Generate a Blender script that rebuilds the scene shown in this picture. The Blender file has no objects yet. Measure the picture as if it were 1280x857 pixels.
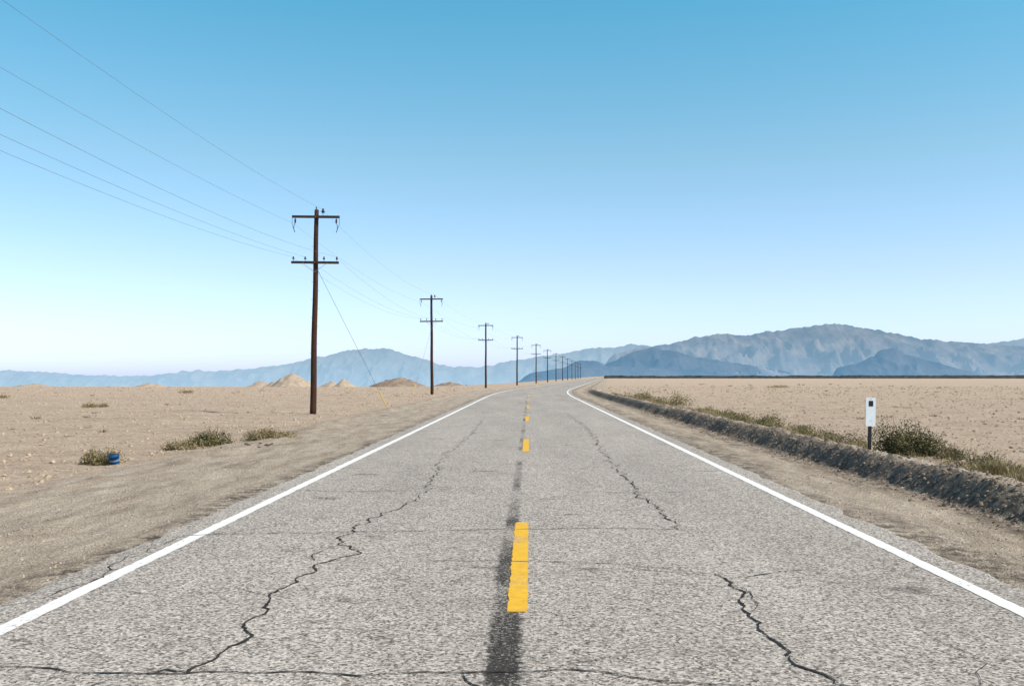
import bpy, math, random
from mathutils import Vector, noise
random.seed(7)
scene = bpy.context.scene
COL = scene.collection

def sstep(a, b, x):
    t = max(0.0, min(1.0, (x-a)/(b-a)))
    return t*t*(3-2*t)
def fbm(x, y, z=0.0, o=4):
    return noise.fractal(Vector((x, y, z)), 1.0, 2.0, o)

# ---------------------------------------------------------------- node helpers
class NT:
    def __init__(s, name):
        s.m = bpy.data.materials.new(name); s.m.use_nodes = True
        s.t = s.m.node_tree; s.t.nodes.clear()
        s.out = s.t.nodes.new('ShaderNodeOutputMaterial')
        s.b = s.t.nodes.new('ShaderNodeBsdfPrincipled')
        s.b.inputs['Specular IOR Level'].default_value = 0.15
        s.b.inputs['Roughness'].default_value = 0.9
        s.t.links.new(s.b.outputs[0], s.out.inputs[0])
        s.tc = s.t.nodes.new('ShaderNodeTexCoord')
    def L(s, a, b): s.t.links.new(a, b)
    def val(s, inp, v):
        if hasattr(v, 'default_value') or hasattr(v, 'links'): s.L(v, inp)
        else: inp.default_value = v
    def coord(s, scale=(1, 1, 1)):
        n = s.t.nodes.new('ShaderNodeMapping'); n.inputs['Scale'].default_value = scale
        s.L(s.tc.outputs['Object'], n.inputs[0]); return n.outputs[0]
    def noise(s, scale, detail=3, rough=0.55, vec=None, dist=0.0):
        n = s.t.nodes.new('ShaderNodeTexNoise')
        n.inputs['Scale'].default_value = scale; n.inputs['Detail'].default_value = detail
        n.inputs['Roughness'].default_value = rough; n.inputs['Distortion'].default_value = dist
        s.L(vec if vec is not None else s.tc.outputs['Object'], n.inputs['Vector'])
        return n.outputs[0]
    def voro(s, scale, feature='F1', out='Distance', vec=None):
        n = s.t.nodes.new('ShaderNodeTexVoronoi'); n.feature = feature
        n.inputs['Scale'].default_value = scale
        s.L(vec if vec is not None else s.tc.outputs['Object'], n.inputs['Vector'])
        return n.outputs[out]
    def ramp(s, fac, stops):
        n = s.t.nodes.new('ShaderNodeValToRGB'); e = n.color_ramp.elements
        while len(e) < len(stops): e.new(0.5)
        for i, (p, c) in enumerate(stops):
            e[i].position = p; e[i].color = (c[0], c[1], c[2], 1)
        s.L(fac, n.inputs[0]); return n.outputs[0]
    def rng(s, v, a, b, c=0.0, d=1.0, smooth=False):
        n = s.t.nodes.new('ShaderNodeMapRange')
        if smooth: n.interpolation_type = 'SMOOTHSTEP'
        s.L(v, n.inputs[0])
        for i, q in enumerate((a, b, c, d)):
            s.val(n.inputs[i+1], q)
        return n.outputs[0]
    def math(s, op, a, b=0.0):
        n = s.t.nodes.new('ShaderNodeMath'); n.operation = op
        s.val(n.inputs[0], a); s.val(n.inputs[1], b); return n.outputs[0]
    def mix(s, f, a, b, mode='MIX'):
        n = s.t.nodes.new('ShaderNodeMix'); n.data_type = 'RGBA'; n.blend_type = mode
        s.val(n.inputs[0], f)
        for k, v in ((6, a), (7, b)):
            if isinstance(v, tuple): n.inputs[k].default_value = (v[0], v[1], v[2], 1)
            else: s.L(v, n.inputs[k])
        return n.outputs[2]
    def attr(s, name):
        n = s.t.nodes.new('ShaderNodeAttribute'); n.attribute_name = name
        x = s.t.nodes.new('ShaderNodeSeparateColor'); s.L(n.outputs['Color'], x.inputs[0])
        return x.outputs
    def sep(s):
        x = s.t.nodes.new('ShaderNodeSeparateXYZ'); s.L(s.tc.outputs['Object'], x.inputs[0]); return x.outputs
    def color(s, c):
        if isinstance(c, tuple): s.b.inputs['Base Color'].default_value = (c[0], c[1], c[2], 1)
        else: s.L(c, s.b.inputs['Base Color'])
    def bump(s, h, strength=0.5, dist=0.02):
        n = s.t.nodes.new('ShaderNodeBump'); n.inputs['Strength'].default_value = strength
        n.inputs['Distance'].default_value = dist; s.L(h, n.inputs['Height'])
        s.L(n.outputs[0], s.b.inputs['Normal'])

def simple_mat(name, c1, c2, scale=8, rough=0.85, stretch=(1, 1, 1), bump=0.0):
    m = NT(name)
    f = m.noise(scale, 4, 0.6, m.coord(stretch))
    m.color(m.ramp(f, [(0.3, c1), (0.7, c2)])); m.b.inputs['Roughness'].default_value = rough
    if bump: m.bump(f, bump, 0.02)
    return m.m

# ---------------------------------------------------------------- mesh builder
class MB:
    def __init__(s): s.v = []; s.f = []; s.mi = []
    def quadface(s, pts, mi=0):
        i = len(s.v); s.v += [tuple(p) for p in pts]; s.f.append(tuple(range(i, i+len(pts)))); s.mi.append(mi)
    def tube(s, pts, r, n=8, mi=0, cap=True):
        pts = [Vector(p) for p in pts]; rings = []
        rr = r if isinstance(r, (list, tuple)) else [r]*len(pts)
        for i, p in enumerate(pts):
            a = pts[max(0, i-1)]; b = pts[min(len(pts)-1, i+1)]
            d = (b-a).normalized()
            up = Vector((0, 0, 1)) if abs(d.z) < 0.9 else Vector((0, 1, 0))
            u = d.cross(up).normalized(); w = d.cross(u).normalized()
            base = len(s.v)
            for k in range(n):
                t = 2*math.pi*k/n
                s.v.append(tuple(p + u*math.cos(t)*rr[i] + w*math.sin(t)*rr[i]))
            rings.append(base)
        for i in range(len(rings)-1):
            for k in range(n):
                a = rings[i]+k; b = rings[i]+(k+1) % n
                c = rings[i+1]+(k+1) % n; d = rings[i+1]+k
                s.f.append((a, b, c, d)); s.mi.append(mi)
        if cap:
            s.f.append(tuple(rings[0]+k for k in range(n))[::-1]); s.mi.append(mi)
            s.f.append(tuple(rings[-1]+k for k in range(n))); s.mi.append(mi)
    def box(s, c, size, mi=0, bev=0.12):
        # box with chamfered long edges
        cx, cy, cz = c; sx, sy, sz = [q/2 for q in size]
        b = min(sx, sy, sz)*bev*2
        i = len(s.v)
        prof = [(-sy+b, -sz), (sy-b, -sz), (sy, -sz+b), (sy, sz-b), (sy-b, sz), (-sy+b, sz), (-sy, sz-b), (-sy, -sz+b)]
        for X in (-sx, sx):
            for (y, z) in prof: s.v.append((cx+X, cy+y, cz+z))
        for k in range(8):
            s.f.append((i+k, i+(k+1) % 8, i+8+(k+1) % 8, i+8+k)); s.mi.append(mi)
        s.f.append(tuple(i+k for k in range(8))[::-1]); s.mi.append(mi)
        s.f.append(tuple(i+8+k for k in range(8))); s.mi.append(mi)
    def obj(s, name, mats, smooth=False, parent=None, loc=None):
        me = bpy.data.meshes.new(name); me.from_pydata(s.v, [], s.f)
        for m in (mats if isinstance(mats, (list, tuple)) else [mats]): me.materials.append(m)
        me.polygons.foreach_set('material_index', s.mi)
        if smooth: me.polygons.foreach_set('use_smooth', [True]*len(s.f))
        me.update()
        o = bpy.data.objects.new(name, me); COL.objects.link(o)
        if parent: o.parent = parent
        if loc: o.location = loc
        return o

# ---------------------------------------------------------------- layout functions
def road_c(y):
    if y < 80: return 0.0
    if y < 136: return 0.08*(y-80)**2/112.0
    return 0.08*28 + 0.08*(y-136)

def ground_h(d, y):
    """height of terrain; d = offset from road centre line"""
    ad = abs(d); h = -0.05
    near = 1.0 - sstep(120, 400, y)
    if ad > 3.7:
        h = -0.05 + 0.022*sstep(3.72, 4.0, ad)
    if d < -4:
        h += -0.06*sstep(4.3, 7.0, ad) - 0.10*sstep(7.0, 9.0, ad + 0.8*fbm(y*0.08, 3, 1))
        h += 0.035*near*math.exp(-((ad-5.9-0.5*fbm(y*0.05, 9, 2))/0.35)**2)*(0.6+fbm(d*1.5, y*0.5, 4))
        # windrow on outer edge of the shoulder
        h += 0.12*near*math.exp(-((ad-7.4-0.5*fbm(y*0.06, 5, 5))/0.45)**2)*(0.5+0.8*fbm(d, y*0.4, 7))
    if d > 4:
        h += -0.07*sstep(4.3, 5.8, ad)
        up = sstep(5.92+0.16*fbm(y*0.7, 1, 3, 5), 6.42+0.16*fbm(y*0.6, 8, 3, 5), ad)
        dn = sstep(6.55, 7.7, ad)
        bh = 0.36*(1.0-sstep(95, 150, y))*(1+0.20*fbm(y*0.5, 2, 9)+0.16*fbm(y*2.2, d*2, 9, 5))
        h += bh*up*(1-dn)
        if 5.7 < ad < 7.2 and y < 60:
            h += (0.05*fbm(y*3.3, d*4.5, 19, 5))*sstep(5.7, 6.0, ad)*(1-sstep(6.8, 7.2, ad))
        h += 0.06*sstep(6.6, 8.0, ad)
    if ad > 4.1:
        k = sstep(4.1, 5.0, ad)
        h += k*near*0.028*fbm(d*2.3, y*2.3, 0, 5)
        h += 0.06*sstep(8, 14, ad)*fbm(d*0.35, y*0.35, 5, 4)
        h += 0.09*sstep(8, 13, ad)*near*max(0, fbm(d*1.3, y*1.3, 15, 4))
    if d < -12:
        s = sstep(0.0, 0.12, (-d-12)/max(y, 1.0))
        h += -0.0105*max(0.0, y-170)*s
    return h

def ground_at(x, y): return ground_h(x-road_c(y), y)

# ---------------------------------------------------------------- materials
# desert ground
g = NT('desert_soil')
z = g.attr('zone')
big = g.noise(0.12, 4, 0.6); med = g.noise(1.3, 5, 0.65); fine = g.noise(9, 5, 0.72); speck = g.noise(45, 2, 0.6)
streak = g.noise(0.35, 5, 0.65, g.coord((0.35, 1.6, 1)))
sand = g.ramp(med, [(0.28, (0.40, 0.298, 0.215)), (0.5, (0.57, 0.445, 0.335)), (0.72, (0.70, 0.57, 0.445))])
sand = g.mix(g.rng(big, 0.35, 0.65, 0, 0.6), sand, (0.59, 0.46, 0.345))
sand = g.mix(g.rng(streak, 0.48, 0.66, 0, 0.5), sand, (0.40, 0.285, 0.205))
clod = g.rng(fine, 0.52, 0.62)
sand = g.mix(g.math('MULTIPLY', clod, 0.62), sand, (0.23, 0.165, 0.118))
sand = g.mix(g.math('MULTIPLY', g.rng(g.noise(2.6, 6, 0.8), 0.55, 0.65), 0.55), sand, (0.24, 0.175, 0.125))
should = g.ramp(g.noise(2.2, 5, 0.7, g.coord((1, 0.22, 1))), [(0.3, (0.31, 0.25, 0.19)), (0.5, (0.51, 0.42, 0.325)), (0.7, (0.66, 0.56, 0.445))])
c = g.mix(z[1], sand, should)
grav = g.rng(speck, 0.50, 0.64)
c = g.mix(g.math('MULTIPLY', grav, g.rng(z[1], 0, 1, 0.3, 0.75)), c, (0.16, 0.125, 0.10))
bermc = g.ramp(g.noise(11, 5, 0.8), [(0.34, (0.06, 0.05, 0.042)), (0.50, (0.20, 0.168, 0.135)), (0.68, (0.44, 0.37, 0.295))])
c = g.mix(z[0], c, bermc)
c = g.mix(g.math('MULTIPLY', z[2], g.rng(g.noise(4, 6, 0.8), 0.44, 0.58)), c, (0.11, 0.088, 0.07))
g.color(c); g.b.inputs['Specular IOR Level'].default_value = 0.05
hh = g.math('ADD', g.math('MULTIPLY', fine, 0.9), g.math('MULTIPLY', speck, 0.4))
g.bump(hh, 0.9, 0.10)
M_GROUND = g.m

# asphalt
a = NT('weathered_asphalt')
v1 = a.voro(58, out='Color'); sepc = a.t.nodes.new('ShaderNodeSeparateColor'); a.L(v1, sepc.inputs[0])
n1 = a.noise(40, 4, 0.8)
base = a.ramp(a.math('ADD', a.math('MULTIPLY', n1, 0.55), a.math('MULTIPLY', sepc.outputs[0], 0.45)),
    [(0.27, (0.075, 0.064, 0.054)), (0.40, (0.26, 0.23, 0.20)), (0.56, (0.40, 0.36, 0.32)), (0.76, (0.66, 0.60, 0.54))])
tone = a.rng(a.noise(0.55, 4, 0.6, a.coord((1, 0.16, 1))), 0.3, 0.7, 0.88, 1.14)
ccn = a.t.nodes.new('ShaderNodeCombineColor')
for i in range(3): a.L(tone, ccn.inputs[i])
base = a.mix(1.0, base, ccn.outputs[0], 'MULTIPLY')
patch = a.rng(a.noise(0.9, 5, 0.7), 0.54, 0.7, 0, 0.30)
base = a.mix(patch, base, (0.18, 0.158, 0.138))
# dark oil spots
ws = a.math('MULTIPLY', a.rng(a.noise(0.8, 2, 0.5, a.coord((1, 2.2, 1))), 0.67, 0.73, 0, 0.8), a.rng(a.noise(26, 3, 0.8), 0.42, 0.55))
base = a.mix(ws, base, (0.06, 0.052, 0.046))
# fine map cracking
vs = a.t.nodes.new('ShaderNodeVectorMath'); vs.operation = 'MULTIPLY_ADD'
nz = a.t.nodes.new('ShaderNodeTexNoise'); nz.inputs['Scale'].default_value = 2.5; nz.inputs['Detail'].default_value = 5
a.L(a.tc.outputs['Object'], nz.inputs['Vector'])
a.L(nz.outputs['Color'], vs.inputs[0]); vs.inputs[1].default_value = (0.9, 0.9, 0); a.L(a.tc.outputs['Object'], vs.inputs[2])
ed = a.voro(0.55, 'DISTANCE_TO_EDGE', 'Distance', vs.outputs[0])
cr = a.math('MULTIPLY', a.rng(ed, 0.0, 0.006, 1, 0), a.rng(a.noise(0.8, 2), 0.40, 0.55, 0, 0.7))
base = a.mix(cr, base, (0.05, 0.045, 0.04))
# black-out strip of old worn paint/tar along the centre line
s = a.sep()
xw = a.math('ADD', s[0], a.math('MULTIPLY', a.math('SUBTRACT', a.noise(11, 6, 0.85), 0.5), 0.26))
cshift = a.rng(s[1], 6.5, 9.0, 0.155, 0.20)
dist = a.math('ABSOLUTE', a.math('ADD', xw, cshift))
T1 = a.rng(s[1], 7.0, 8.0, 0.435, 0.485)
T = a.math('ADD', T1, a.rng(s[1], 13.5, 16, 0, 0.035))
wd_ = a.rng(s[1], 7, 15, 0.085, 0.04)
strip = a.rng(dist, wd_, a.math('ADD', wd_, 0.035), 1, 0)
brk = a.rng(a.math('SUBTRACT', a.math('ADD', a.math('MULTIPLY', a.noise(34, 4, 0.9), 0.65), a.math('MULTIPLY', a.noise(0.8, 3, 0.6, a.coord((1, 0.5, 1))), 0.35)), T), -0.005, 0.02)
far = a.rng(s[1], 60, 100, 0.93, 0.0)
tar = a.math('MULTIPLY', a.math('MULTIPLY', strip, brk), far)
base = a.mix(tar, base, (0.022, 0.02, 0.018))
a.color(base); a.b.inputs['Specular IOR Level'].default_value = 0.12
a.bump(n1, 0.5, 0.012)
M_ROAD = a.m

def paint_mat(name, c1, c2, wear):
    p = NT(name)
    n = p.noise(30, 5, 0.8); n2 = p.noise(1.5, 3)
    col = p.ramp(p.noise(9, 4, 0.7), [(0.3, c1), (0.7, c2)])
    w = p.rng(p.math('ADD', p.math('MULTIPLY', n, 0.7), p.math('MULTIPLY', n2, 0.3)), wear, wear+0.05)
    p.color(p.mix(w, col, (0.32, 0.285, 0.25))); p.b.inputs['Roughness'].default_value = 0.7
    p.bump(n, 0.3, 0.008)
    return p.m
M_WHITE = paint_mat('white_road_paint', (0.74, 0.73, 0.70), (0.85, 0.84, 0.81), 0.575)
M_YELLOW = paint_mat('yellow_road_paint', (0.66, 0.36, 0.02), (0.80, 0.47, 0.035), 0.545)
M_CRACK = simple_mat('crack_dark', (0.018, 0.016, 0.014), (0.05, 0.043, 0.036), 12)
M_WOOD = simple_mat('creosote_wood', (0.03, 0.014, 0.009), (0.085, 0.038, 0.023), 6, 0.8, (6, 6, 0.4), 0.4)
M_ARM = simple_mat('crossarm_wood', (0.028, 0.018, 0.015), (0.07, 0.045, 0.034), 8, 0.8)
M_INS = simple_mat('insulator_glaze', (0.03, 0.02, 0.02), (0.07, 0.05, 0.045), 5, 0.6)
M_STEEL = simple_mat('galvanised_steel', (0.18, 0.18, 0.19), (0.30, 0.30, 0.31), 10, 0.5)
M_WIRE = simple_mat('wire_metal', (0.14, 0.16, 0.18), (0.22, 0.24, 0.26), 1, 0.6)
M_GUARD = simple_mat('yellow_guy_guard', (0.62, 0.42, 0.10), (0.72, 0.52, 0.16), 5, 0.6)
M_SIGNW = simple_mat('marker_plate_white', (0.72, 0.76, 0.78), (0.80, 0.83, 0.85), 10, 0.5)
M_BLACK = simple_mat('black_decal', (0.02, 0.02, 0.022), (0.035, 0.035, 0.04), 10, 0.5)
M_BLUE = simple_mat('blue_plastic', (0.01, 0.05, 0.15), (0.02, 0.09, 0.24), 8, 0.5)
M_BLUE2 = simple_mat('blue_label', (0.12, 0.22, 0.34), (0.20, 0.32, 0.44), 8, 0.5)
M_STONE = simple_mat('stone', (0.22, 0.175, 0.135), (0.54, 0.44, 0.34), 5, 0.9)
M_CLOD = simple_mat('dirt_clod', (0.32, 0.24, 0.17), (0.54, 0.42, 0.31), 5, 0.95)
def leaf(n, c): return simple_mat(n, tuple(q*0.75 for q in c), tuple(q*1.2 for q in c), 6, 0.8)
L_DK = leaf('leaf_dark', (0.040, 0.043, 0.020)); L_GR = leaf('leaf_green', (0.115, 0.11, 0.048))
L_OL = leaf('leaf_olive', (0.21, 0.18, 0.08)); L_DRY = leaf('leaf_dry', (0.42, 0.33, 0.19)); L_TW = leaf('twig', (0.14, 0.10, 0.065))

# ---------------------------------------------------------------- ground sheet
ds = []
d = 0.0
while d < 3.6: ds.append(d); d += 0.9
d = 3.6
while d < 9.5: ds.append(d); d += 0.08
st = 0.1
while d < 12000: ds.append(d); st *= 1.065; d += st
ds.append(12500)
ds = [-q for q in ds[:0:-1]] + ds
ys = []
y = -40.0
while y < 3: ys.append(y); y += 0.5
while y < 28: ys.append(y); y += 0.10
st = 0.11
while y < 15500: ys.append(y); st *= 1.021; y += st
V = []; Z = []
nx = len(ds)
for yy in ys:
    cx = road_c(yy)
    for dd in ds:
        V.append((cx+dd, yy, ground_h(dd, yy)))
        ad = abs(dd)
        n = 0.0
        if 4 < ad < 12: n = fbm(dd*0.8, yy*0.35, 11, 3)
        sh = 1 - sstep(7.0, 8.6, ad + 0.9*n)
        be = 0.0
        if dd > 0: be = sstep(5.80, 6.0, dd+0.12*n)*(1-sstep(6.38, 6.7, dd+0.25*n))*(1-sstep(95, 150, yy))
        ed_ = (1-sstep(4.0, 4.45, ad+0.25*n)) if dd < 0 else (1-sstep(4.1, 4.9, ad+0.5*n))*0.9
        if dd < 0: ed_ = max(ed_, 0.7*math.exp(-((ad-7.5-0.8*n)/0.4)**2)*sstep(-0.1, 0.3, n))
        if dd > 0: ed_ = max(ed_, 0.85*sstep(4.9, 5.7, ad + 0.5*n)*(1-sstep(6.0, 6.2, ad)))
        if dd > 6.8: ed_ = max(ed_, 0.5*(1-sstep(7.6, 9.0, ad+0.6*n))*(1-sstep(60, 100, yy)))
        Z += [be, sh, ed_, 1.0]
F = [(j*nx+i, j*nx+i+1, (j+1)*nx+i+1, (j+1)*nx+i) for j in range(len(ys)-1) for i in range(nx-1)]
me = bpy.data.meshes.new('desert_ground'); me.from_pydata(V, [], F)
ca = me.color_attributes.new('zone', 'FLOAT_COLOR', 'POINT'); ca.data.foreach_set('color', Z)
me.polygons.foreach_set('use_smooth', [True]*len(F)); me.materials.append(M_GROUND); me.update()
go = bpy.data.objects.new('desert_ground', me); COL.objects.link(go)

# ---------------------------------------------------------------- road
rb = MB()
ys2 = []; y = -40.0
while y < 60: ys2.append(y); y += 0.15
while y < 1200: ys2.append(y); y += 2.0
cols = [-3.95, -3.9, -3.0, -2, -1, 0, 1, 2, 3, 3.9, 3.95]
for yy in ys2:
    cx = road_c(yy)
    jl = 0.09*fbm(yy*1.3, 2, 3, 5) if yy < 60 else 0; jr = 0.10*fbm(yy*1.1, 22, 3, 5) if yy < 60 else 0
    row = [(cx-3.99+jl, yy, -0.07)]
    for q in cols:
        x = q + (jl if q < -3.8 else 0) + (jr if q > 3.8 else 0)
        row.append((cx+x, yy, -0.006 if abs(q) > 3.92 else 0.0))
    row.append((cx+3.99+jr, yy, -0.07))
    rb.v += row
w = len(cols)+2
for j in range(len(ys2)-1):
    for i in range(w-1):
        rb.f.append((j*w+i, j*w+i+1, (j+1)*w+i+1, (j+1)*w+i)); rb.mi.append(0)
rb.obj('asphalt_road', M_ROAD)

def strip(mb, x0, x1, y0, y1, zz, step, jit):
    y = y0; prev = None
    while True:
        yy = min(y, y1); cx = road_c(yy)
        e0 = jit*fbm(yy*9, x0, 1, 3); e1 = jit*fbm(yy*9, x1+7, 2, 3)
        cur = ((cx+x0+e0, yy, zz), (cx+x1+e1, yy, zz))
        if prev: mb.quadface([prev[0], prev[1], cur[1], cur[0]])
        prev = cur
        if yy >= y1: break
        y += step if yy < 50 else 2.0
wl = MB()
strip(wl, -3.61, -3.47, -40, 1200, 0.004, 0.1, 0.012)
strip(wl, 3.48, 3.62, -40, 1200, 0.004, 0.1, 0.012)
wl.obj('white_edge_line', M_WHITE)
yl = MB()
y = 7.25 - 15.3*3
while y < 900:
    strip(yl, -0.165, -0.015, y, y+4.4, 0.004, 0.06, 0.018); y += 15.3
yl.obj('yellow_centre_line', M_YELLOW)

# cracks
cb = MB()
def crack(pts, w0, jit=0.05, step=0.05):
    seg = []
    for (x0, y0), (x1, y1) in zip(pts[:-1], pts[1:]):
        L = math.hypot(x1-x0, y1-y0); n = max(2, int(L/step))
        for k in range(n): seg.append((x0+(x1-x0)*k/n, y0+(y1-y0)*k/n))
    seg.append(pts[-1])
    sd = random.random()*50; prev = None; N = len(seg)
    P = []
    for i, (x, y) in enumerate(seg):
        P.append((x + jit*fbm(i*step*3.2, sd, 1, 6), y + jit*fbm(i*step*3.2, sd, 9, 6)))
    for i, (x, y) in enumerate(P):
        a_ = P[max(0, i-2)]; b_ = P[min(N-1, i+2)]
        dx, dy = b_[0]-a_[0], b_[1]-a_[1]; l = math.hypot(dx, dy) or 1
        ww = w0*max(0.30, 0.80+0.9*fbm(i*0.33, sd, 4, 4))*min(1, (i+1)/6, (N-i)/6)
        px, py = -dy/l*ww/2, dx/l*ww/2
        cur = ((x+px, y+py, 0.0065), (x-px, y-py, 0.0065))
        if prev: cb.quadface([prev[0], prev[1], cur[1], cur[0]])
        prev = cur
crack([(-2.32,5.64),(-1.90,5.79),(-1.86,6.41),(-1.91,6.93),(-2.01,7.78),(-1.94,8.39),(-1.90,9.0),(-1.64,9.61),(-1.92,10.07),(-1.99,10.68),(-1.87,12.09),(-1.58,13.39)], 0.022, 0.10, 0.035)
crack([(-1.9,9.0),(-2.05,9.4),(-1.98,9.9),(-1.92,10.07)], 0.010, 0.06)
crack([(-1.58,13.39),(-1.60,16.3),(-1.83,22.3),(-1.7,30),(-1.85,40)], 0.016, 0.16, 0.06)
crack([(-3.9,5.9),(-3.11,5.84),(-2.34,5.69),(-1.67,5.75),(-0.97,5.72),(-0.29,5.78),(0.18,5.83),(0.45,5.75),(0.71,5.63),(1.27,5.49),(1.68,5.54),(2.28,5.47),(3.9,5.3)], 0.018, 0.05, 0.03)
crack([(1.68,5.54),(1.62,5.96),(1.58,6.61),(1.57,7.17),(1.64,7.78),(1.64,8.39),(1.58,8.63)], 0.024, 0.09, 0.03)
crack([(1.64,8.45),(2.08,8.70),(2.48,8.85)], 0.018, 0.05, 0.03)
crack([(1.60,8.2),(1.74,8.0),(1.70,7.5),(1.58,7.2)], 0.009, 0.05)
crack([(1.0,9.0),(0.9,8.9),(1.58,8.55)], 0.012, 0.05, 0.03)
crack([(-1.1,9.25),(0.06,9.2),(0.86,9.08),(1.58,8.63)], 0.014, 0.05)
crack([(-3.9,10.6),(-3.54,10.68),(-1.43,10.96),(-0.55,11.07),(0.80,11.25),(2.0,11.13)], 0.018, 0.06)
crack([(1.68,11.1),(1.63,12.1),(1.57,13.6),(1.61,16.3),(1.6,18.4)], 0.024, 0.14, 0.05)
crack([(1.6,18.4),(1.66,23.5),(1.9,32.5),(1.7,45)], 0.020, 0.18, 0.06)
crack([(-3.6,14.9),(-2.6,14.7),(-1.7,14.8)], 0.022, 0.08)
crack([(0.5,14.8),(1.4,14.6),(2.4,14.8)], 0.022, 0.08)
crack([(-2.32,5.64),(-2.5,5.2),(-2.4,4.6),(-2.6,4)], 0.022, 0.08)
crack([(-0.4,5.8),(-0.2,5.3),(-0.25,4.2)], 0.015, 0.05)
crack([(-3.75,7.6),(-3.6,8.4),(-3.78,9.2),(-3.7,10.6)], 0.010, 0.08)
crack([(-1.95,7.7),(-2.3,7.9),(-2.9,7.8),(-3.4,7.95)], 0.008, 0.06)
crack([(2.4,5.5),(2.7,6.0),(2.62,6.7)], 0.008, 0.06)
crack([(-1.9,6.6),(-1.5,6.75),(-0.9,6.7)], 0.007, 0.06)
for i in range(13):
    yy = 17.5 + i*3.9 + random.uniform(-1, 1); x0 = random.choice([-3.9, -3.0, -0.2, 0.4]); x1 = x0+random.uniform(1.6, 4)
    crack([(x0, yy), ((x0+x1)/2, yy+random.uniform(-.2, .2)), (min(x1, 3.9), yy+random.uniform(-.2, .2))], 0.022, 0.1, 0.08)
cb.obj('asphalt_cracks', M_CRACK)

# ---------------------------------------------------------------- utility poles
def pole_parts(x, y, yaw, lean, htop=10.2, guy=None):
    zb = ground_at(x, y)
    e = bpy.data.objects.new('utility_pole', None); COL.objects.link(e)
    e.location = (x, y, zb); e.rotation_euler = (0, lean, yaw); e.empty_display_size = 0.5
    sh = MB(); n = 14
    sh.tube([(0.012*math.sin(i*0.9), 0, -0.4 + (htop+0.4)*i/n) for i in range(n+1)], [0.168-0.058*i/n for i in range(n+1)], 14)
    sh.tube([(0, 0, htop), (0, 0, htop+0.03)], [0.11, 0.06], 14)
    for k in range(14):
        zz = 2.6+k*0.45
        if zz < htop-1: sh.tube([(0.12*(-1)**k, 0, zz), (0.22*(-1)**k, 0, zz+0.01)], 0.006, 5)
    sh.obj('shaft', M_WOOD, True, e)
    z1 = htop-0.37; z2 = htop-2.68
    ar = MB(); ar.box((0, -0.17, z1), (2.4, 0.10, 0.125)); ar.obj('crossarm_upper', M_ARM, False, e)
    ar = MB(); ar.box((0, -0.17, z2), (2.4, 0.10, 0.125)); ar.obj('crossarm_lower', M_ARM, False, e)
    br = MB()
    for zz in (z2,):
        for sgn in (-1, 1):
            br.tube([(sgn*0.62, -0.235, zz-0.03), (0, -0.2, zz-0.48)], 0.010, 5)
    for zz in (z1, z2): br.tube([(0, -0.26, zz), (0, 0.2, zz)], 0.02, 6)
    br.obj('braces', M_STEEL, False, e)
    ins = MB()
    def pin(px, pz, py=-0.17, s_=1.0):
        ins.tube([(px, py, pz), (px, py, pz+0.09*s_), (px, py, pz+0.10*s_), (px, py, pz+0.15*s_), (px, py, pz+0.17*s_), (px, py, pz+0.24*s_)],
                 [0.012, 0.012, 0.055*s_, 0.06*s_, 0.035*s_, 0.03*s_], 8)
    for px in (-1.1, -0.5, 0.45, 1.1): pin(px, z2+0.06)
    pin(0.36, z1+0.06, s_=1.5); pin(-0.02, htop, 0, 0.7) 
    # hanging strings / jumpers on the upper arm
    for sgn in (-1, 1):
        ins.tube([(sgn*1.04, -0.17, z1-0.06), (sgn*1.04, -0.17, z1-0.10), (sgn*1.04, -0.17, z1-0.12), (sgn*1.04, -0.17, z1-0.3), (sgn*1.04, -0.17, z1-0.33)],
                 [0.012, 0.012, 0.045, 0.045, 0.012], 8)
        ins.tube([(sgn*1.04, -0.17, z1-0.32), (sgn*1.10, -0.19, z1-0.45), (sgn*1.10, -0.2, z1-0.65), (sgn*1.04, -0.18, z1-0.8)], 0.017, 5)
        ins.tube([(sgn*1.2, -0.17, z1-0.07), (sgn*1.19, -0.17, z1-0.4), (sgn*1.10, -0.19, z1-0.66)], 0.010, 5)
    ins.obj('insulators', M_INS, True, e)
    if guy:
        gm = MB(); gx, gy = guy
        top = Vector((0.1, 0, z2-0.35)); gz = ground_at(x+gx, y+gy)-zb
        bot = Vector((gx, gy, gz-0.05))
        gm.tube([top, bot], 0.010, 5); gm.obj('guy_wire', M_WIRE, False, e)
        gg = MB(); p0 = bot + (top-bot)*0.02; p1 = bot+(top-bot)*0.16
        gg.tube([p0, p1], 0.028, 8); gg.obj('guy_guard', M_GUARD, False, e)
    return (x, y, zb, yaw, z1, z2)

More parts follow.
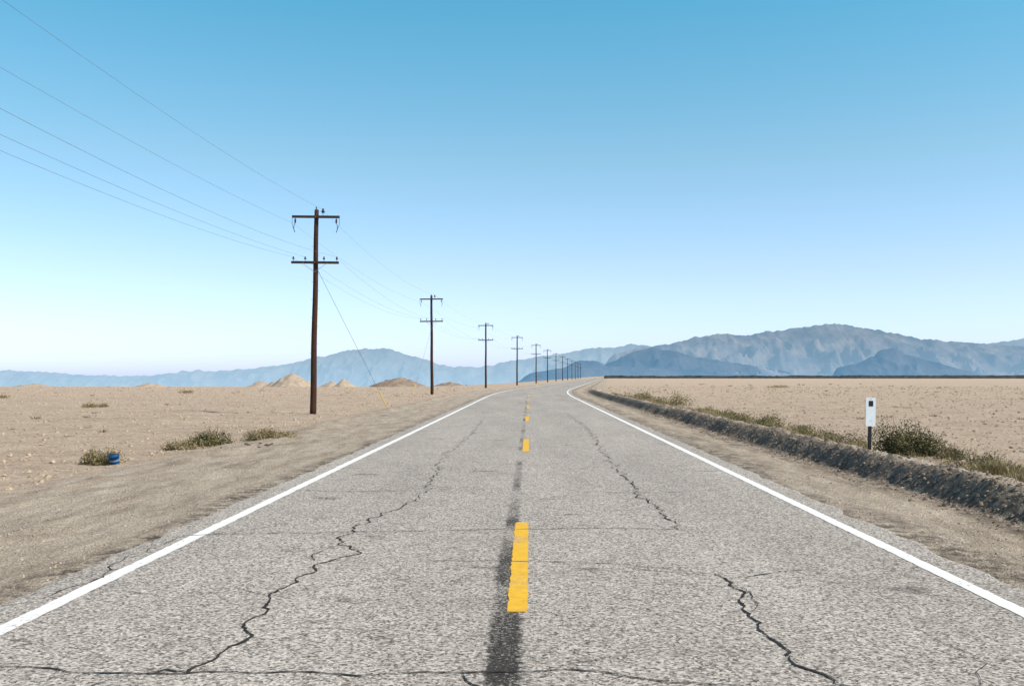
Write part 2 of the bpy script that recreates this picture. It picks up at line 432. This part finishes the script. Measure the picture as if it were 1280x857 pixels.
PL = [(-11.35, -3, 0.0, 0.0), (-10.9, 50, 0.0, 0.012), (-10.1, 103, 0.0, -0.008), (-6.9, 157, -0.06, 0.0), (-2.6, 206, -0.08, 0.005),
      (1.7, 258, -0.08, 0.0), (5.6, 310, -0.08, -0.006), (9.6, 362, -0.08, 0.0), (13.7, 414, -0.08, 0.004), (17.8, 466, -0.08, 0),
      (22.0, 518, -0.08, 0), (26.1, 570, -0.08, 0), (30.2, 622, -0.08, 0), (34.4, 674, -0.08, 0)]
poles = []
for i, (x, y, yaw, ln) in enumerate(PL):
    poles.append(pole_parts(x, y, yaw, ln, 10.25 if i != 1 else 10.3, guy=(3.1, 5.0) if i == 1 else ((-1.6, -3.5) if i == 2 else None)))
wm = MB()
for p, q in zip(poles[:-1], poles[1:]):
    for (ox, lev, dz, sg) in ((-1.04, 4, -0.32, .6), (0.36, 4, 0.42, .75), (-1.1, 5, 0.3, .8), (-0.5, 5, 0.3, .7), (1.1, 5, 0.3, .95)):
        A = Vector((p[0]+ox, p[1]-0.17, p[2]+p[lev]+dz)); B = Vector((q[0]+ox, q[1]-0.17, q[2]+q[lev]+dz))
        pts = [A.lerp(B, t/16) - Vector((0, 0, sg*4*(t/16)*(1-t/16))) for t in range(17)]
        wm.tube(pts, 0.0048, 4, cap=False)
wm.obj('overhead_wires', M_WIRE, True)

# ---------------------------------------------------------------- marker post (roadside marker sign)
mx, my = 7.35, 21.7
mz = ground_at(mx, my)
e = bpy.data.objects.new('roadside_marker_sign', None); COL.objects.link(e); e.location = (mx, my, mz); e.rotation_euler = (0, 0.03, 0.08)
H = 1.24-mz
p = MB()
p.box((0, 0.02, (H-0.1)/2-0.15), (0.06, 0.012, H+0.1), bev=0.2)
p.box((-0.03, 0.035, (H-0.1)/2-0.15), (0.012, 0.03, H+0.1), bev=0.2); p.box((0.03, 0.035, (H-0.1)/2-0.15), (0.012, 0.03, H+0.1), bev=0.2)
p.obj('post', M_BLACK, False, e)
p = MB()
# plate: rounded rectangle with thickness
def rrect(mb, cx, cz, w, h, r, y0, y1, mi=0):
    pts = []
    for (sx, sz, a0) in ((1, 1, 0), (-1, 1, 90), (-1, -1, 180), (1, -1, 270)):
        for k in range(5):
            t = math.radians(a0+k*22.5)
            pts.append((cx+sx*(w/2-r)+r*math.cos(t), cz+sz*(h/2-r)+r*math.sin(t)))
    i = len(mb.v); n = len(pts)
    for yv in (y0, y1):
        for (a_, b_) in pts: mb.v.append((a_, yv, b_))
    mb.f.append(tuple(i+k for k in range(n))); mb.mi.append(mi)
    mb.f.append(tuple(i+n+k for k in range(n))[::-1]); mb.mi.append(mi)
    for k in range(n): mb.f.append((i+k, i+n+k, i+n+(k+1) % n, i+(k+1) % n)); mb.mi.append(mi)
rrect(p, 0, H-0.31, 0.215, 0.62, 0.02, -0.004, 0.008); p.obj('plate', M_SIGNW, False, e)
p = MB(); rrect(p, 0.0, H-0.13, 0.10, 0.12, 0.01, -0.0075, -0.0045)
rrect(p, 0.0, H-0.03, 0.014, 0.014, 0.006, -0.010, -0.0045); rrect(p, 0.0, H-0.5, 0.014, 0.014, 0.006, -0.010, -0.0045)
p.obj('decal', M_BLACK, False, e)

# ---------------------------------------------------------------- blue bucket (litter)
bx, by = -8.85, 21.2
bz = ground_at(bx, by)
e = bpy.data.objects.new('blue_bucket', None); COL.objects.link(e); e.location = (bx, by, bz-0.02); e.rotation_euler = (0.25, -0.18, 0.4)
p = MB()
N = 20
p.tube([(0, 0, 0), (0, 0, 0.02), (0, 0, 0.20), (0, 0, 0.205), (0, 0, 0.225), (0, 0, 0.228)], [0.085, 0.09, 0.105, 0.113, 0.113, 0.105], N, cap=False)
p.tube([(0, 0, 0.228), (0, 0, 0.03)], [0.10, 0.083], N, cap=True)
p.obj('body', M_BLUE, True, e)
p = MB(); p.tube([(0.11*math.cos(t), 0.11*math.sin(t)*0.9-0.02, 0.19-0.09*math.sin(t)) for t in [math.pi*k/12 for k in range(13)]], 0.004, 5)
p.obj('handle', M_STEEL, False, e)
p = MB()
p.tube([(0, 0, 0.10), (0, 0, 0.14)], [0.1000, 0.1030], N, cap=False); p.obj('label', M_BLUE2, True, e)

# ---------------------------------------------------------------- bushes
def bush(x, y, w, h, n, mats, dpt=None, lsz=0.028, name='desert_bush', clumps=7, blade=False):
    mb = MB(); dpt = dpt or w*0.8
    cl = []
    for _ in range(clumps):
        a_ = random.uniform(0, 6.28); r = math.sqrt(random.random())*0.38
        rr = random.uniform(0.16, 0.30)
        cl.append((math.cos(a_)*r*w, math.sin(a_)*r*dpt, rr*w, rr*dpt, h*random.uniform(0.5, 1.0)*(1-0.5*r)))
    for k in range(clumps*9):
        c_ = random.choice(cl)
        tip = Vector((c_[0]+random.uniform(-1, 1)*c_[2], c_[1]+random.uniform(-1, 1)*c_[3], c_[4]*random.uniform(0.5, 1.12)))
        z0 = ground_at(x+c_[0]*0.4, y+c_[1]*0.4)-ground_at(x, y)
        b0 = Vector((c_[0]*0.5, c_[1]*0.5, z0-0.03)); mid = b0.lerp(tip, 0.5)+Vector((0, 0, 0.05*h))
        mb.tube([b0, mid, tip], [0.006, 0.004, 0.0015], 3, mi=len(mats)-1, cap=False)
    for k in range(n):
        c_ = random.choice(cl)
        while True:
            q = Vector((random.uniform(-1, 1), random.uniform(-1, 1), random.uniform(0, 1)))
            if q.length < 1.0: break
        q *= (0.75+0.35*random.random())
        px, py, pz = c_[0]+q.x*c_[2], c_[1]+q.y*c_[3], q.z*c_[4]
        pz += ground_at(x+px, y+py)-ground_at(x, y)
        nv = fbm((x+px)*5/max(w, .6), (y+py)*5/max(w, .6), pz*4, 2)
        mi = 0 if nv < -0.12 else (1 if nv < 0.25 else 2)
        if random.random() < 0.18: mi = random.randrange(len(mats)-1)
        mi = min(mi, len(mats)-2)
        if blade:
            dirv = Vector((q.x*0.8+random.uniform(-.4, .4), q.y*0.8+random.uniform(-.4, .4), random.uniform(0.4, 1.2))).normalized(); L = lsz*random.uniform(2, 5)
            side = dirv.cross(Vector((random.uniform(-1, 1), random.uniform(-1, 1), 0.1))).normalized()*lsz*0.22
            P = Vector((px, py, pz*0.7))
            mb.quadface([P-side, P+side, P+dirv*L], mi)
        else:
            u = Vector((random.uniform(-1, 1), random.uniform(-1, 1), random.uniform(-.6, 1))).normalized()
            t = u.cross(Vector((random.uniform(-1, 1), random.uniform(-1, 1), random.uniform(-1, 1)))).normalized()
            P = Vector((px, py, pz)); L = lsz*random.uniform(0.6, 1.4)
            mb.quadface([P, P+u*L*0.5+t*L*0.35, P+u*L*1.2, P+u*L*0.5-t*L*0.35], mi)
    return mb.obj(name, mats, False, None, (x, y, ground_at(x, y)))
G = [L_DK, L_GR, L_OL, L_TW]; O = [L_GR, L_OL, L_DRY, L_TW]; D_ = [L_OL, L_DRY, L_DRY, L_TW]
# right-hand side, behind the berm
bush(8.2, 22.0, 1.8, 0.98, 9500, G, 1.2, 0.035, clumps=11)
bush(8.9, 21.2, 0.9, 0.42, 1800, O, 0.8)
bush(7.75, 24.6, 1.3, 0.58, 3200, O, 1.4)
bush(7.6, 27.2, 1.4, 0.50, 2600, O, 2.0)
bush(7.8, 30.5, 1.7, 0.56, 2800, O, 2.4, 0.035)
bush(7.7, 34.5, 2.2, 0.65, 3600, [L_GR, L_OL, L_OL, L_TW], 3, 0.04)
bush(7.9, 40, 1.8, 0.50, 2000, O, 3.5, 0.045)
bush(8.0, 47, 1.8, 0.48, 1800, D_, 4, 0.05)
bush(8.3, 60, 3.0, 1.0, 3200, [L_GR, L_OL, L_DRY, L_TW], 5, 0.06)
bush(8.0, 74, 2.2, 0.8, 1600, O, 6, 0.07)
bush(8.4, 17.6, 1.3, 0.34, 2600, D_, 1.6, 0.03, blade=True)
bush(8.5, 19.2, 1.2, 0.40, 2200, O, 1.3, 0.028)
bush(8.1, 16.0, 1.0, 0.26, 1800, D_, 1.4, 0.03, blade=True)
bush(8.9, 14.8, 1.2, 0.30, 1800, O, 1.4, 0.03, blade=True)
bush(9.6, 18.2, 0.9, 0.26, 1200, D_, 1.0, 0.03, blade=True)
bush(37.5, 150, 3.5, 0.6, 700, D_, 3, 0.1)
# left-hand side
bush(-9.25, 21.4, 0.95, 0.46, 3400, O, 0.8, 0.028)
bush(-9.0, 25.6, 1.3, 0.34, 2200, O, 1.1, 0.03)
bush(-8.5, 27.0, 1.8, 0.58, 4800, G, 1.4, 0.032)
bush(-7.7, 27.8, 1.5, 0.42, 2800, O, 1.3, 0.03)
bush(-7.1, 28.6, 1.1, 0.24, 1500, D_, 1.2, 0.03)
bush(-26.3, 60, 1.8, 0.42, 900, [L_OL, L_OL, L_DRY, L_TW], 1.8, 0.06)
bush(-46, 85, 2.6, 0.5, 700, D_, 2.5, 0.09)
bush(-14.5, 19.5, 0.9, 0.12, 700, D_, 0.8, 0.03, blade=True)
bush(-38, 110, 2.6, 0.5, 500, D_, 2.5, 0.1)

# dry grass mass beside the berm
gm = MB()
for k in range(6500):
    yy = 9 + 75*random.random()**1.6; dd = 6.8 + abs(random.gauss(0, 0.8)) 
    if fbm(dd*0.9, yy*0.35, 33, 3) < 0.0 + random.random()*0.15: continue
    x = road_c(yy)+dd; zb = ground_at(x, yy); s_ = (0.6+yy/45)
    for q in range(5):
        L = random.uniform(0.05, 0.18)*min(s_, 1.5); an = random.uniform(0, 6.28); t = random.uniform(0, 0.7)
        tip = Vector((x+math.cos(an)*L*t, yy+math.sin(an)*L*t, zb+L)); o_ = 0.004*s_
        b0 = Vector((x+random.uniform(-.04, .04), yy+random.uniform(-.04, .04), zb-0.01))
        gm.quadface([b0+Vector((-o_, 0, 0)), b0+Vector((o_, 0, 0)), tip], random.choice((0, 1, 1, 2)))
# sparse tufts out on the flats
for k in range(150):
    yy = 24+200*random.random()**1.2
    if k % 3: x = 10.5+road_c(yy)+yy*0.5*random.random()
    else: x = -12-yy*0.55*random.random()
    zb = ground_at(x, yy); R = random.uniform(0.05, 0.15)*(1+yy/120)
    for q in range(26):
        an = random.uniform(0, 6.28); r = R*math.sqrt(random.random()); L = R*random.uniform(0.4, 1.0)
        b0 = Vector((x+math.cos(an)*r*0.7, yy+math.sin(an)*r*0.7, zb-0.01)); o_ = 0.006+0.03*R
        tip = b0+Vector((math.cos(an)*r, math.sin(an)*r, L))
        gm.quadface([b0+Vector((-o_, 0, 0)), b0+Vector((o_, 0, 0)), tip], random.choice((0, 1, 2, 2)))
gm.obj('dry_grass', [L_OL, L_DRY, L_TW])

# ---------------------------------------------------------------- stones and clods
def rocks(name, mat, n, fn):
    mb = MB()
    for _ in range(n):
        x, y, s_ = fn()
        zc = ground_at(x, y)
        i = len(mb.v); rot = random.uniform(0, 6.28)
        for k in range(5):
            t = rot+k*1.2566; r = s_*random.uniform(0.7, 1.2)
            mb.v.append((x+math.cos(t)*r, y+math.sin(t)*r*0.9, zc+s_*random.uniform(-0.1, 0.15)))
        for k in range(5):
            t = rot+k*1.2566+0.5; r = s_*random.uniform(0.35, 0.7)
            mb.v.append((x+math.cos(t)*r, y+math.sin(t)*r, zc+s_*random.uniform(0.4, 0.75)))
        for k in range(5):
            mb.f.append((i+k, i+(k+1) % 5, i+5+(k+1) % 5, i+5+k)); mb.mi.append(0)
        mb.f.append(tuple(i+5+k for k in range(5))); mb.mi.append(0)
    mb.obj(name, mat)
def f1():
    y = 3.5+50*random.random()**2; sd = random.choice((-1, 1)); dd = sd*random.uniform(4.05, 9)
    return road_c(y)+dd, y, 0.005+0.022*random.random()**3
rocks('shoulder_gravel', M_STONE, 14000, f1)
M_RUB = simple_mat('rubble_stone', (0.09, 0.07, 0.055), (0.36, 0.29, 0.22), 7, 0.95)
def f2():
    y = 7+45*random.random()**1.5; return road_c(y)+random.gauss(6.2, 0.28), y, 0.008+0.045*random.random()**3
rocks('berm_rubble', M_RUB, 6500, f2)
def f3():
    y = 12+150*random.random()**1.7; 
    if random.random() < 0.5: x = -8.5-abs(y*0.6)*random.random()
    else: x = 8.5+y*0.55*random.random()
    return x, y, (0.012+0.045*random.random()**3)*(1+y/60)
rocks('dirt_clods', M_CLOD, 22000, f3)
def f4():
    return random.gauss(-7.0, 0.35), random.gauss(25.6, 0.5), random.uniform(0.02, 0.07)
rocks('scattered_stones', simple_mat('dark_stone', (0.07, 0.05, 0.04), (0.16, 0.12, 0.09), 5), 16, f4)

# ---------------------------------------------------------------- dirt mounds far left
M_MOUND = simple_mat('mound_soil', (0.30, 0.23, 0.17), (0.48, 0.385, 0.295), 0.9, 0.95)
M_MOUND2 = simple_mat('mound_soil_dark', (0.18, 0.135, 0.10), (0.33, 0.255, 0.195), 0.9, 0.95)
def mound(x, y, w, h, mat, sharp=1.3):
    mb = MB(); n = 34; zb = ground_at(x, y)-0.4
    for j in range(n+1):
        for i in range(n+1):
            u = (i/n-0.5)*2; v = (j/n-0.5)*2
            r = math.hypot(u*(1+0.15*fbm(v*2, x)), v)
            hh = max(0, 1-r)**sharp*(1+0.25*fbm(u*3, v*3, x, 4)) + 0.07*fbm(u*6, v*6, y, 4)*max(0, 1-r)
            mb.v.append((u*w*0.75, v*w*0.75, hh*(h+0.4)))
    for j in range(n):
        for i in range(n):
            a_ = j*(n+1)+i; mb.f.append((a_, a_+1, a_+n+2, a_+n+1)); mb.mi.append(0)
    mb.obj('dirt_mound', mat, True, None, (x, y, zb))
mound(-54, 226, 7.5, 3.3, M_MOUND, 0.9)
mound(-48, 240, 5, 1.5, M_MOUND)
mound(-60, 232, 5, 1.3, M_MOUND)
mound(-65, 240, 6, 1.5, M_MOUND, 1.0)
mound(-33, 250, 10, 2.3, M_MOUND2, 0.6)
mound(-44, 236, 5, 2.0, M_MOUND)
mound(-21, 262, 7, 1.1, M_MOUND2, 0.8)
mound(-88, 230, 7, 0.9, M_MOUND, 0.8)
mound(-118, 235, 9, 0.8, M_MOUND, 0.8)

# ---------------------------------------------------------------- distant scrub line (right)
mb = MB()
N = 420
for i in range(N):
    t = i/(N-1); x = 60+t*620; y = 800-120*t
    hgt = 2.0+0.9*t+0.7*fbm(x*0.05, 1, 1, 4)+0.4*fbm(x*0.4, 3, 1, 3)
    wv = 5
    mb.v += [(x, y-wv, -0.3), (x, y-wv*0.5, hgt*0.75), (x, y, hgt), (x, y+wv, -0.3)]
for i in range(N-1):
    for k in range(3):
        a_ = i*4+k; mb.f.append((a_, a_+4, a_+5, a_+1)); mb.mi.append(0)
mb.obj('distant_scrub', simple_mat('distant_scrub_leaf', (0.025, 0.032, 0.035), (0.07, 0.07, 0.06), 0.25), True)

# ---------------------------------------------------------------- mountains
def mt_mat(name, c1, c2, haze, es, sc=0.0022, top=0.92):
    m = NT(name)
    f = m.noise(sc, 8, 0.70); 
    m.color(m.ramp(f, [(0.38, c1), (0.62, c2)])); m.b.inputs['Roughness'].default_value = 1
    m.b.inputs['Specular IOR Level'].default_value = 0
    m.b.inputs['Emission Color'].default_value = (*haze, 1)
    # distance haze painted onto the rock as emission, stronger near the valley floor
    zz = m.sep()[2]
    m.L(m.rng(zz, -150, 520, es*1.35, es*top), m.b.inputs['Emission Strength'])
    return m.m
def prof(P, x):
    if x <= P[0][0]: return P[0][1]
    for (a_, b_), (c_, d_) in zip(P[:-1], P[1:]):
        if x <= c_:
            t = (x-a_)/(c_-a_); t = t*t*(3-2*t)*0.5+t*0.5
            return b_+(d_-b_)*t
    return P[-1][1]
def ridged(x, y, z, o=5):
    a_ = 0.5; f = 1.0; r = 0.0; wgt = 1.0
    for k in range(o):
        n = 1-abs(noise.noise(Vector((x*f, y*f, z+k*7.3))))*1.9
        n = max(0, n)**2 * wgt
        r += n*a_; wgt = min(1, n*1.8+0.1); f *= 2.05; a_ *= 0.55
    return r
def mountains(name, P, k, mat, base=-20, seed=0, rough=1.0, depth=None, step=1.6):
    """profile P in 10 m units on a range 12.44 km away, whole range scaled by k"""
    x0, x1 = P[0][0], P[-1][0]; nu = int((x1-x0)/step); nv = 80
    S = 10*k; D = 12440*k; hm = max(p[1] for p in P)
    depth = depth or max(120, hm*4.2)
    mb = MB()
    for j in range(nv+1):
        v = -1 + 1.3*j/nv
        for i in range(nu+1):
            px = x0+(x1-x0)*i/nu
            Hh = prof(P, px) + 1.9*rough*fbm(px*0.10, seed, 1, 5)*min(1, hm/30)
            e_ = max(0, 1-abs(v)*(1.0 if v < 0 else 2.5))
            wx = px + 10*fbm(px*0.03, v*3, seed, 3)
            rd = ridged(wx*0.028, v*depth*0.015+seed, seed+0.5, 6)
            amp = min(1, abs(v)*2.8)*min(1, e_*2.5)
            hh = (Hh-base)*(e_**1.25) + (max(Hh, hm*0.5)-base)*0.50*rough*amp*(rd-0.62)*(0.35+0.65*e_)
            endt = sstep(0, 0.06, i/nu)*sstep(0, 0.06, 1-i/nu)
            mb.v.append((px*S, D+v*depth*S, (base+hh*endt)*S))
    for j in range(nv):
        for i in range(nu):
            a_ = j*(nu+1)+i; mb.f.append((a_, a_+1, a_+nu+2, a_+nu+1)); mb.mi.append(0)
    return mb.obj(name, mat, True)
MM = mt_mat('mountain_rock_haze_main', (0.020, 0.024, 0.030), (0.115, 0.090, 0.075), (0.195, 0.335, 0.475), 0.85)
MN = mt_mat('mountain_rock_haze_near', (0.015, 0.020, 0.026), (0.065, 0.056, 0.052), (0.11, 0.24, 0.38), 0.85)
MF = mt_mat('mountain_rock_haze_far', (0.025, 0.03, 0.035), (0.075, 0.066, 0.062), (0.29, 0.455, 0.60), 0.9)
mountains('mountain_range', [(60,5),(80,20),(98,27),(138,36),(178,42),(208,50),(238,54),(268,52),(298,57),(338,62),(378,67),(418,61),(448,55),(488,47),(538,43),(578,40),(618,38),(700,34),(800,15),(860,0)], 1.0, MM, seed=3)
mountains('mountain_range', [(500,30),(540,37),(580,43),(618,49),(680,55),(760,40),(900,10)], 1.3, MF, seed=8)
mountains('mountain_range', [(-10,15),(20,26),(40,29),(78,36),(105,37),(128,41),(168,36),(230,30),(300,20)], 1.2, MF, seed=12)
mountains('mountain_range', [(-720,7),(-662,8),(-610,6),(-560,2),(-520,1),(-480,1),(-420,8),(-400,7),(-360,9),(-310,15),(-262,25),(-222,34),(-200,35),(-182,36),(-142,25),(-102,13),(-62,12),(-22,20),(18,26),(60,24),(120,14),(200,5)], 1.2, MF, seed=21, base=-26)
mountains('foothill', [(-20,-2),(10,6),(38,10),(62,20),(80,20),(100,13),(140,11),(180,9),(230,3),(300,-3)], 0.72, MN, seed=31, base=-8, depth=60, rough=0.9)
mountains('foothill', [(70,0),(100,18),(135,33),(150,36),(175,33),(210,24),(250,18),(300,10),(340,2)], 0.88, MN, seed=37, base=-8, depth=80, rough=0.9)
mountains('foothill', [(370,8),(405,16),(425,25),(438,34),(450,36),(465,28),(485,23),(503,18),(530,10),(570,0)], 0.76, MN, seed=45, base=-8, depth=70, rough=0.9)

# ---------------------------------------------------------------- sky + sun
AZ, EL = math.radians(112), math.radians(46)
wd = bpy.data.worlds.new('World'); scene.world = wd; wd.use_nodes = True
nt = wd.node_tree; nt.nodes.clear()
sk = nt.nodes.new('ShaderNodeTexSky'); sk.sky_type = 'NISHITA'; sk.sun_disc = False
sk.sun_elevation = EL; sk.sun_rotation = AZ; sk.air_density = 1.0; sk.dust_density = 0.6; sk.ozone_density = 1.5
# sky tint by elevation angle (film-like cyan sky, pale hazy horizon)
tc = nt.nodes.new('ShaderNodeTexCoord'); sx = nt.nodes.new('ShaderNodeSeparateXYZ'); nt.links.new(tc.outputs['Generated'], sx.inputs[0])
cr_ = nt.nodes.new('ShaderNodeValToRGB'); nt.links.new(sx.outputs[2], cr_.inputs[0])
K = 2.6
stops = [(0.0, (0.98, 1.16, 2.02)), (0.05, (1.02, 1.14, 1.60)), (0.10, (1.04, 1.10, 1.30)), (0.21, (0.90, 1.15, 1.11)), (0.35, (0.54, 1.24, 1.20)), (0.60, (0.80, 0.85, 0.75)), (1.0, (0.85, 0.85, 0.75))]  # last stops: unseen overhead sky, tint added to cut cyan fill light
el_ = cr_.color_ramp.elements
while len(el_) < len(stops): el_.new(0.5)
for i, (p_, c_) in enumerate(stops): el_[i].position = p_; el_[i].color = (c_[0]/K, c_[1]/K, c_[2]/K, 1)
m1 = nt.nodes.new('ShaderNodeVectorMath'); m1.operation = 'MULTIPLY'
nt.links.new(sk.outputs[0], m1.inputs[0]); nt.links.new(cr_.outputs[0], m1.inputs[1])
m2 = nt.nodes.new('ShaderNodeVectorMath'); m2.operation = 'SCALE'; m2.inputs['Scale'].default_value = K
nt.links.new(m1.outputs[0], m2.inputs[0])
bg = nt.nodes.new('ShaderNodeBackground'); bg.inputs[1].default_value = 0.15
wo = nt.nodes.new('ShaderNodeOutputWorld')
nt.links.new(m2.outputs[0], bg.inputs[0]); nt.links.new(bg.outputs[0], wo.inputs[0])
sl = bpy.data.lights.new('sun', 'SUN'); sl.energy = 5.0; sl.angle = math.radians(0.53); sl.color = (1.0, 0.92, 0.82)
so = bpy.data.objects.new('sun', sl); COL.objects.link(so)
dirv = Vector((math.sin(AZ)*math.cos(EL), math.cos(AZ)*math.cos(EL), math.sin(EL)))
so.rotation_euler = dirv.to_track_quat('Z', 'Y').to_euler()
so.location = (30, -20, 60)

# ---------------------------------------------------------------- camera
cd = bpy.data.cameras.new('camera'); cd.lens = 35; cd.sensor_width = 36; cd.clip_end = 60000; cd.clip_start = 0.1
co = bpy.data.objects.new('camera', cd); COL.objects.link(co)
co.location = (0, 0, 1.7); co.rotation_euler = (math.radians(90+1.91), 0, math.radians(1.01))
scene.camera = co
scene.view_settings.view_transform = 'Standard'; scene.view_settings.look = 'None'
scene.view_settings.exposure = 0; scene.view_settings.gamma = 1
